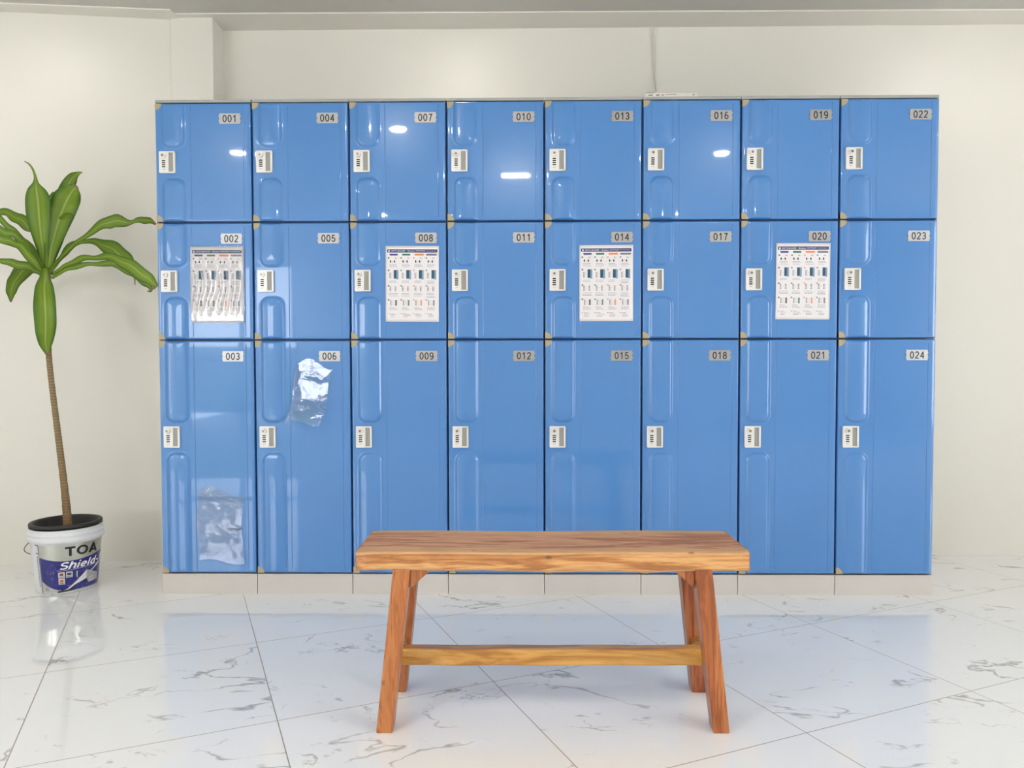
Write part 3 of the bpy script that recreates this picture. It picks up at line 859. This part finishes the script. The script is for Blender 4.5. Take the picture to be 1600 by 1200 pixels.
for (a, z, k) in ((-.26, .066, 1), (-.03, .066, 2), (-.26, .040, 3)):
    band(m, a, a+.19, lambda p, z=z: z, lambda p, z=z: z+.0235, 0, .0014, 4)
    band(m, a+.04, a+.15, lambda p, z=z: z+.009, lambda p, z=z: z+.019, k, .0018, 4)
    band(m, a+.03, a+.16, lambda p, z=z: z+.003, lambda p, z=z: z+.006, 4, .0018, 4)
band(m, .28, .31, lambda p: .062, lambda p: .088, 0, .0014, 2)
m.obj('badge', [plain('badge_white', srgb(210, 210, 208), .4), plain('badge_brown', srgb(120, 60, 48), .5), M_black, plain('badge_orange', srgb(206, 96, 50), .5), M_ptext], lb)
wrap_text('badge_number', '10', -.005, .0765, .017, .009, M_bk, 0, .03, .0024)
m = MB()
band(m, -.75, -.58, lambda p: .014, lambda p: .028, 0, .0014, 4)
for k in range(8): band(m, -.73+k*.018, -.722+k*.018, lambda p: .016, lambda p: .026, 1, .0018, 1)
band(m, .72, .90, lambda p: .034, lambda p: .052, 0, .0018, 4)
for k in range(8): band(m, .74+k*.018, .748+k*.018, lambda p: .036, lambda p: .050, 1, .0022, 1)
band(m, -.30, .22, interp([(-.3, .006), (.22, .012)]), interp([(-.3, .012), (.22, .020)]), 1, .0022)
m.obj('barcode', [M_pwhite, M_bk], lb)
# wire handle hanging at the left
a0 = PHI0 - 1.45
cx_, cy_ = math.cos(a0), math.sin(a0)
m = MB(); hp = []
for k in range(22):
    t = k/21; an = math.pi*t
    rr_ = rad(.17)+.003+.024*math.sin(an)
    aa = a0 + .10 - .55*t*.0 + .30*math.sin(an)*.3
    hp.append((rr_*math.cos(aa), rr_*math.sin(aa), .207-.050*t))
m.tube(hp, .0016, 8)
hd = m.obj('wire_handle', plain('dark_wire', srgb(50, 50, 52), .4, metal=.6), bucket)

# ------------------------------------------------------------------ dracaena in its nursery pot
plant = empty('potted_dracaena', (BX, BY, .006), 'tall leafy dracaena in a black pot inside the paint bucket', 'plant')
def add_plant(m, name, mats, **kw):
    m.v = [(x-BX, y-BY, z-.014) for x, y, z in m.v]; return m.obj(name, mats, plant, (0, 0, .008), **kw)
m = MB(); m.lathe([(.001, .030), (.092, .030), (.096, .034), (.116, .240), (.1185, .262), (.1300, .262), (.1335, .265), (.1335, .272), (.1315, .2755), (.121, .275), (.1185, .268), (.108, .236)], 80, 0, BX, BY)
add_plant(m, 'nursery_pot', plain('black_pot_plastic', srgb(38, 38, 40), .5, var=.15, vscale=25))
m = MB(); rr = random.Random(8); n = 48
prof = [(.110, .238), (.10, .240), (.075, .243), (.05, .246), (.03, .247), (.015, .248), (.001, .248)]
m.lathe(prof, n, 0, BX, BY); m.v = [(x, y, z+rr.uniform(-.0025, .0025)) for x, y, z in m.v]
add_plant(m, 'soil', plain('dark_soil', srgb(44, 36, 32), .95, var=.5, vscale=90))
# leaf blades: centre line points (x, y, z) and width in metres, base to tip
LEAVES = [('upright',[(-2.0591,0.14,1.2912,0.0184),(-2.053,0.12,1.3623,0.034),(-2.0493,0.1,1.4376,0.0624),(-2.0491,0.09,1.5135,0.0855),(-2.0464,0.08,1.5837,0.0878),(-2.0507,0.08,1.6223,0.0645),(-2.0527,0.08,1.6506,0.0232),(-2.0547,0.08,1.6762,0.0103),(-2.0645,0.08,1.7071,0.0077),(-2.0797,0.08,1.7277,0.0065),(-2.1042,0.09,1.7406,0.0026)]),('upright',[(-2.0511,0.14,1.2912,0.0184),(-2.0297,0.13,1.3767,0.0446),(-2.0094,0.13,1.4552,0.0735),(-1.9926,0.14,1.5276,0.0947),(-1.9705,0.15,1.5951,0.1003),(-1.9547,0.17,1.6414,0.0638),(-1.9414,0.18,1.6594,0.0107)]),('upright',[(-2.0604,0.16,1.3146,0.0265),(-2.0624,0.18,1.4236,0.064),(-2.0584,0.19,1.5185,0.0642),(-2.0546,0.2,1.6004,0.0536),(-2.0483,0.2,1.6404,0.0161)]),('upright',[(-2.0609,0.17,1.3291,0.0266),(-2.0578,0.2,1.4533,0.0751),(-2.0431,0.22,1.5641,0.0702),(-2.0259,0.24,1.6543,0.0597),(-2.0032,0.25,1.7104,0.0409),(-1.9781,0.25,1.7292,0.0163),(-1.9587,0.25,1.7345,0.0027)]),('right',[(-2.0429,0.14,1.3017,0.0105),(-1.9859,0.15,1.3766,0.0158),(-1.9155,0.16,1.4385,0.0159),(-1.8558,0.17,1.4849,0.0319),(-1.8124,0.18,1.5103,0.0506),(-1.7639,0.18,1.5127,0.0506),(-1.7179,0.19,1.5116,0.016),(-1.6773,0.19,1.5221,0.0294),(-1.6397,0.19,1.5139,0.0241),(-1.6135,0.18,1.5041,0.0053)]),('right',[(-2.0404,0.14,1.2938,0.0105),(-2.0058,0.16,1.3568,0.0159),(-1.9845,0.18,1.402,0.0293),(-1.9445,0.21,1.4356,0.0161),(-1.9068,0.24,1.4373,0.0299),(-1.8632,0.25,1.4196,0.0599),(-1.8195,0.26,1.3909,0.0738),(-1.7814,0.26,1.3607,0.0601),(-1.7598,0.26,1.3306,0.0273),(-1.7546,0.27,1.2934,0.0082),(-1.7525,0.27,1.255,0.0027)]),('right',[(-2.0352,0.14,1.2885,0.0105),(-1.9437,0.1,1.3229,0.0156),(-1.8732,0.07,1.3421,0.0257),(-1.7964,0.04,1.3456,0.0178),(-1.7183,0.01,1.3414,0.0328),(-1.6496,-0.01,1.316,0.0476),(-1.592,-0.02,1.2821,0.055),(-1.5496,-0.02,1.2494,0.0425),(-1.532,-0.01,1.2303,0.0226),(-1.5374,-0.01,1.2128,0.0075)]),('right',[(-2.0328,0.14,1.2727,0.0105),(-1.9748,0.12,1.2992,0.0157),(-1.9043,0.1,1.3201,0.0234),(-1.8328,0.09,1.3238,0.0155),(-1.7565,0.08,1.3275,0.0284),(-1.6968,0.08,1.304,0.031),(-1.6477,0.08,1.2755,0.0284),(-1.6117,0.08,1.2443,0.0258),(-1.5912,0.08,1.221,0.0129),(-1.6071,0.08,1.2107,0.0039)]),('down',[(-2.0461,0.12,1.3152,0.0235),(-2.0247,0.08,1.2664,0.0387),(-2.0094,0.05,1.2248,0.0665),(-1.9957,0.03,1.1592,0.0762),(-1.9945,0.03,1.0953,0.0787),(-2.0019,0.04,1.0445,0.0688),(-2.009,0.05,1.0063,0.0511),(-2.0107,0.06,0.978,0.0308),(-2.0097,0.07,0.9496,0.0103)]),('left',[(-2.0725,0.14,1.2913,0.0184),(-2.0967,0.12,1.3075,0.0235),(-2.1205,0.1,1.3209,0.0364),(-2.1544,0.08,1.3264,0.0336),(-2.1825,0.06,1.3369,0.0231),(-2.2174,0.05,1.328,0.0179),(-2.2649,0.05,1.3026,0.0051)]),('left',[(-2.0902,0.16,1.3041,0.0132),(-2.1532,0.2,1.3223,0.0322),(-2.2047,0.22,1.3113,0.0594),(-2.2423,0.23,1.28,0.0541),(-2.2692,0.24,1.2403,0.0434),(-2.2727,0.24,1.2103,0.0272),(-2.28,0.25,1.1865,0.0054)]),('left',[(-2.0734,0.16,1.3359,0.0106),(-2.1211,0.18,1.4531,0.0107),(-2.1576,0.2,1.4886,0.0375),(-2.1987,0.21,1.5226,0.0484),(-2.2485,0.22,1.5489,0.0405),(-2.2987,0.23,1.5645,0.0271),(-2.3608,0.24,1.5585,0.0163),(-2.4155,0.25,1.5307,0.0027)]),('left',[(-2.064,0.14,1.3123,0.0105),(-2.1011,0.13,1.3953,0.0131),(-2.1414,0.12,1.4385,0.0157),(-2.1764,0.11,1.4709,0.0235),(-2.2059,0.1,1.5005,0.0234),(-2.2401,0.09,1.5402,0.0155),(-2.2665,0.08,1.5694,0.0026)]),('left',[(-2.0606,0.13,1.3006,0.0157),(-2.0749,0.1,1.3519,0.0364),(-2.0938,0.07,1.3996,0.0386),(-2.1163,0.05,1.4325,0.0281),(-2.144,0.03,1.4422,0.033),(-2.1728,0.02,1.4584,0.0279),(-2.2043,0.0,1.4853,0.005)]),('left',[(-2.0571,0.12,1.2943,0.0131),(-2.0703,0.08,1.3364,0.0336),(-2.0889,0.05,1.3813,0.0358),(-2.1063,0.03,1.3989,0.0279),(-2.1261,0.01,1.4061,0.0353),(-2.1549,0,1.4172,0.0277),(-2.187,-0.02,1.4068,0.0075)]),('small',[(-2.0678,0.13,1.4555,0.0079),(-2.0744,0.1,1.4896,0.013),(-2.0831,0.09,1.5189,0.0026)]),('small',[(-2.0097,0.15,1.5111,0.0106),(-1.9565,0.12,1.5342,0.0078),(-1.9105,0.1,1.5277,0.0026)])]
STEM = [(-1.9879,0.14,0.2411,0.0179),(-1.9918,0.14,0.3138,0.0158),(-1.9982,0.14,0.3944,0.0139),(-2.0069,0.14,0.4883,0.0132),(-2.0181,0.14,0.5954,0.0124),(-2.0292,0.14,0.7023,0.0116),(-2.0403,0.14,0.8089,0.0111),(-2.049,0.14,0.902,0.0111),(-2.0529,0.14,0.9684,0.0111),(-2.0538,0.14,1.048,0.0118),(-2.0542,0.14,1.1539,0.0132),(-2.0551,0.14,1.2332,0.0158),(-2.0536,0.14,1.2991,0.0158)]

def smooth_pts(P, sub=5):
    out = []
    for i in range(len(P)-1):
        p0, p1, p2, p3 = P[max(i-1, 0)], P[i], P[i+1], P[min(i+2, len(P)-1)]
        for k in range(sub):
            t = k/sub
            out.append(tuple(.5*(2*b+(c-a)*t+(2*a-5*b+4*c-d)*t*t+(3*b-a-3*c+d)*t**3) for a, b, c, d in zip(p0, p1, p2, p3)))
    out.append(tuple(P[-1])); return out
def leaf_material(young=False):
    m = NT('young_leaf_green' if young else 'leaf_green')
    uv = m.new('ShaderNodeUVMap'); uv.uv_map = 'UVMap'
    s = m.new('ShaderNodeSeparateXYZ'); m.ln(uv.outputs[0], s.inputs[0]); u, v = s.outputs[0], s.outputs[1]
    au = m.math('ABSOLUTE', m.math('SUBTRACT', u, .5))
    streak = m.noise(m.mapping(uv.outputs[0], (26, 1.2, 1)), 1, 2)
    g0, g1 = ((.12, .24, .012, 1), (.27, .38, .025, 1)) if not young else ((.17, .36, .03, 1), (.30, .48, .06, 1))
    col = m.mix(streak, g0, g1)
    col = m.mix(m.ramp(au, [(.25, 0.0), (.46, 1.0)]), col, (.075, .18, .018, 1))
    col = m.mix(m.ramp(au, [(.018, .75), (.055, 0.0)]), col, (.42, .52, .14, 1))
    col = m.mix(m.ramp(v, [(.90, 0.0), (.94, 1.0)]), col, (.27, .17, .10, 1))
    m.ln(col, m.b.inputs['Base Color']); m.setp(Roughness=.38, Specular_IOR_Level=.4)
    out = m.n['Material Output']
    tl = m.new('ShaderNodeBsdfTranslucent'); m.ln(col, tl.inputs[0])
    mx = m.new('ShaderNodeMixShader'); mx.inputs[0].default_value = .22
    m.ln(m.b.outputs[0], mx.inputs[1]); m.ln(tl.outputs[0], mx.inputs[2]); m.ln(mx.outputs[0], out.inputs[0])
    m.bump(m.noise(m.mapping(uv.outputs[0], (60, 1, 1)), 1, 1), .2, .001)
    return m.mat
M_leaf, M_leafy = leaf_material(), leaf_material(True)
view_p = Vector((-.084, -3.02, .94))
lr = random.Random(21)
for li, (kind, P) in enumerate(LEAVES):
    Q = smooth_pts(P, 5); m = MB(); n = len(Q); K = 6; ph = lr.uniform(0, 6)
    roll = {'upright': 0, 'down': 0, 'right': -.5, 'left': .5, 'small': 0}[kind]
    for i, (x, y, z, w) in enumerate(Q):
        a = Vector(Q[max(i-1, 0)][:3]); b_ = Vector(Q[min(i+1, n-1)][:3]); t = (b_-a).normalized()
        p = Vector((x, y, z + (.003*math.sin(i*.8+ph) if kind in ('left', 'right') and 3 < i else 0))); vd = (view_p-p).normalized()
        side = t.cross(vd).normalized(); nor = side.cross(t).normalized()
        f = i/(n-1); tw = roll*(.35+.65*math.sin(ph+f*7)) if kind in ('left', 'right') else .18*math.sin(ph+f*5)
        s2_ = side*math.cos(tw)+nor*math.sin(tw); n2_ = nor*math.cos(tw)-side*math.sin(tw)
        hw = max(w, .0008)/2/max(.55, abs(math.cos(tw)))
        fold = .16 if kind in ('left', 'right') else .22
        for k in range(K+1):
            u = k/K*2-1
            w = w*(.55 if (w < .022 and kind in ('left', 'right')) else 1); rip = .16*math.sin(f*23+ph+(2 if u > 0 else 0))*abs(u)**2
            q = p + s2_*hw*u + n2_*hw*(fold*abs(u)-.12+rip)
            m.v.append(tuple(q))
    for i in range(n-1):
        for k in range(K):
            a = i*(K+1)+k; m.face([a, a+1, a+K+2, a+K+1], 0, True)
    o = add_plant(m, 'leaf', M_leafy if li in (2,) else M_leaf)
    me = o.data; uvl = me.uv_layers.new(name='UVMap')
    for lp in me.loops:
        vi = lp.vertex_index; uvl.data[lp.index].uv = ((vi % (K+1))/K, (vi//(K+1))/(n-1) if P[-1][3] < .012 and kind != 'small' else .5*(vi//(K+1))/(n-1))
    so = o.modifiers.new('thickness', 'SOLIDIFY'); so.thickness = .0009; so.offset = 0
def stem_material():
    m = NT('ringed_brown_stem'); c = m.coord()
    s = m.new('ShaderNodeSeparateXYZ'); m.ln(c, s.inputs[0])
    w = m.math('SINE', m.math('ADD', m.math('MULTIPLY', s.outputs[2], 520), m.math('MULTIPLY', m.noise(c, 30, 2), 6)))
    wz = m.math('MULTIPLY', m.math('ADD', w, 1.0), .5)
    col = m.mix(m.math('MULTIPLY', wz, .6), srgb(150, 128, 92), srgb(98, 78, 54))
    low = m.ramp(s.outputs[2], [(.10, 1.0), (.55, 0.0)])
    col = m.mix(m.math('MULTIPLY', low, .6), col, srgb(134, 92, 48))
    m.ln(col, m.b.inputs['Base Color']); m.setp(Roughness=.7); m.bump(wz, .5, .002); return m.mat
SP = smooth_pts(STEM, 6)
m = MB(); m.tube([s[:3] for s in SP], [s[3]*(1+.04*math.sin(i*2.1)) for i, s in enumerate(SP)], 14)
add_plant(m, 'stem', stem_material())
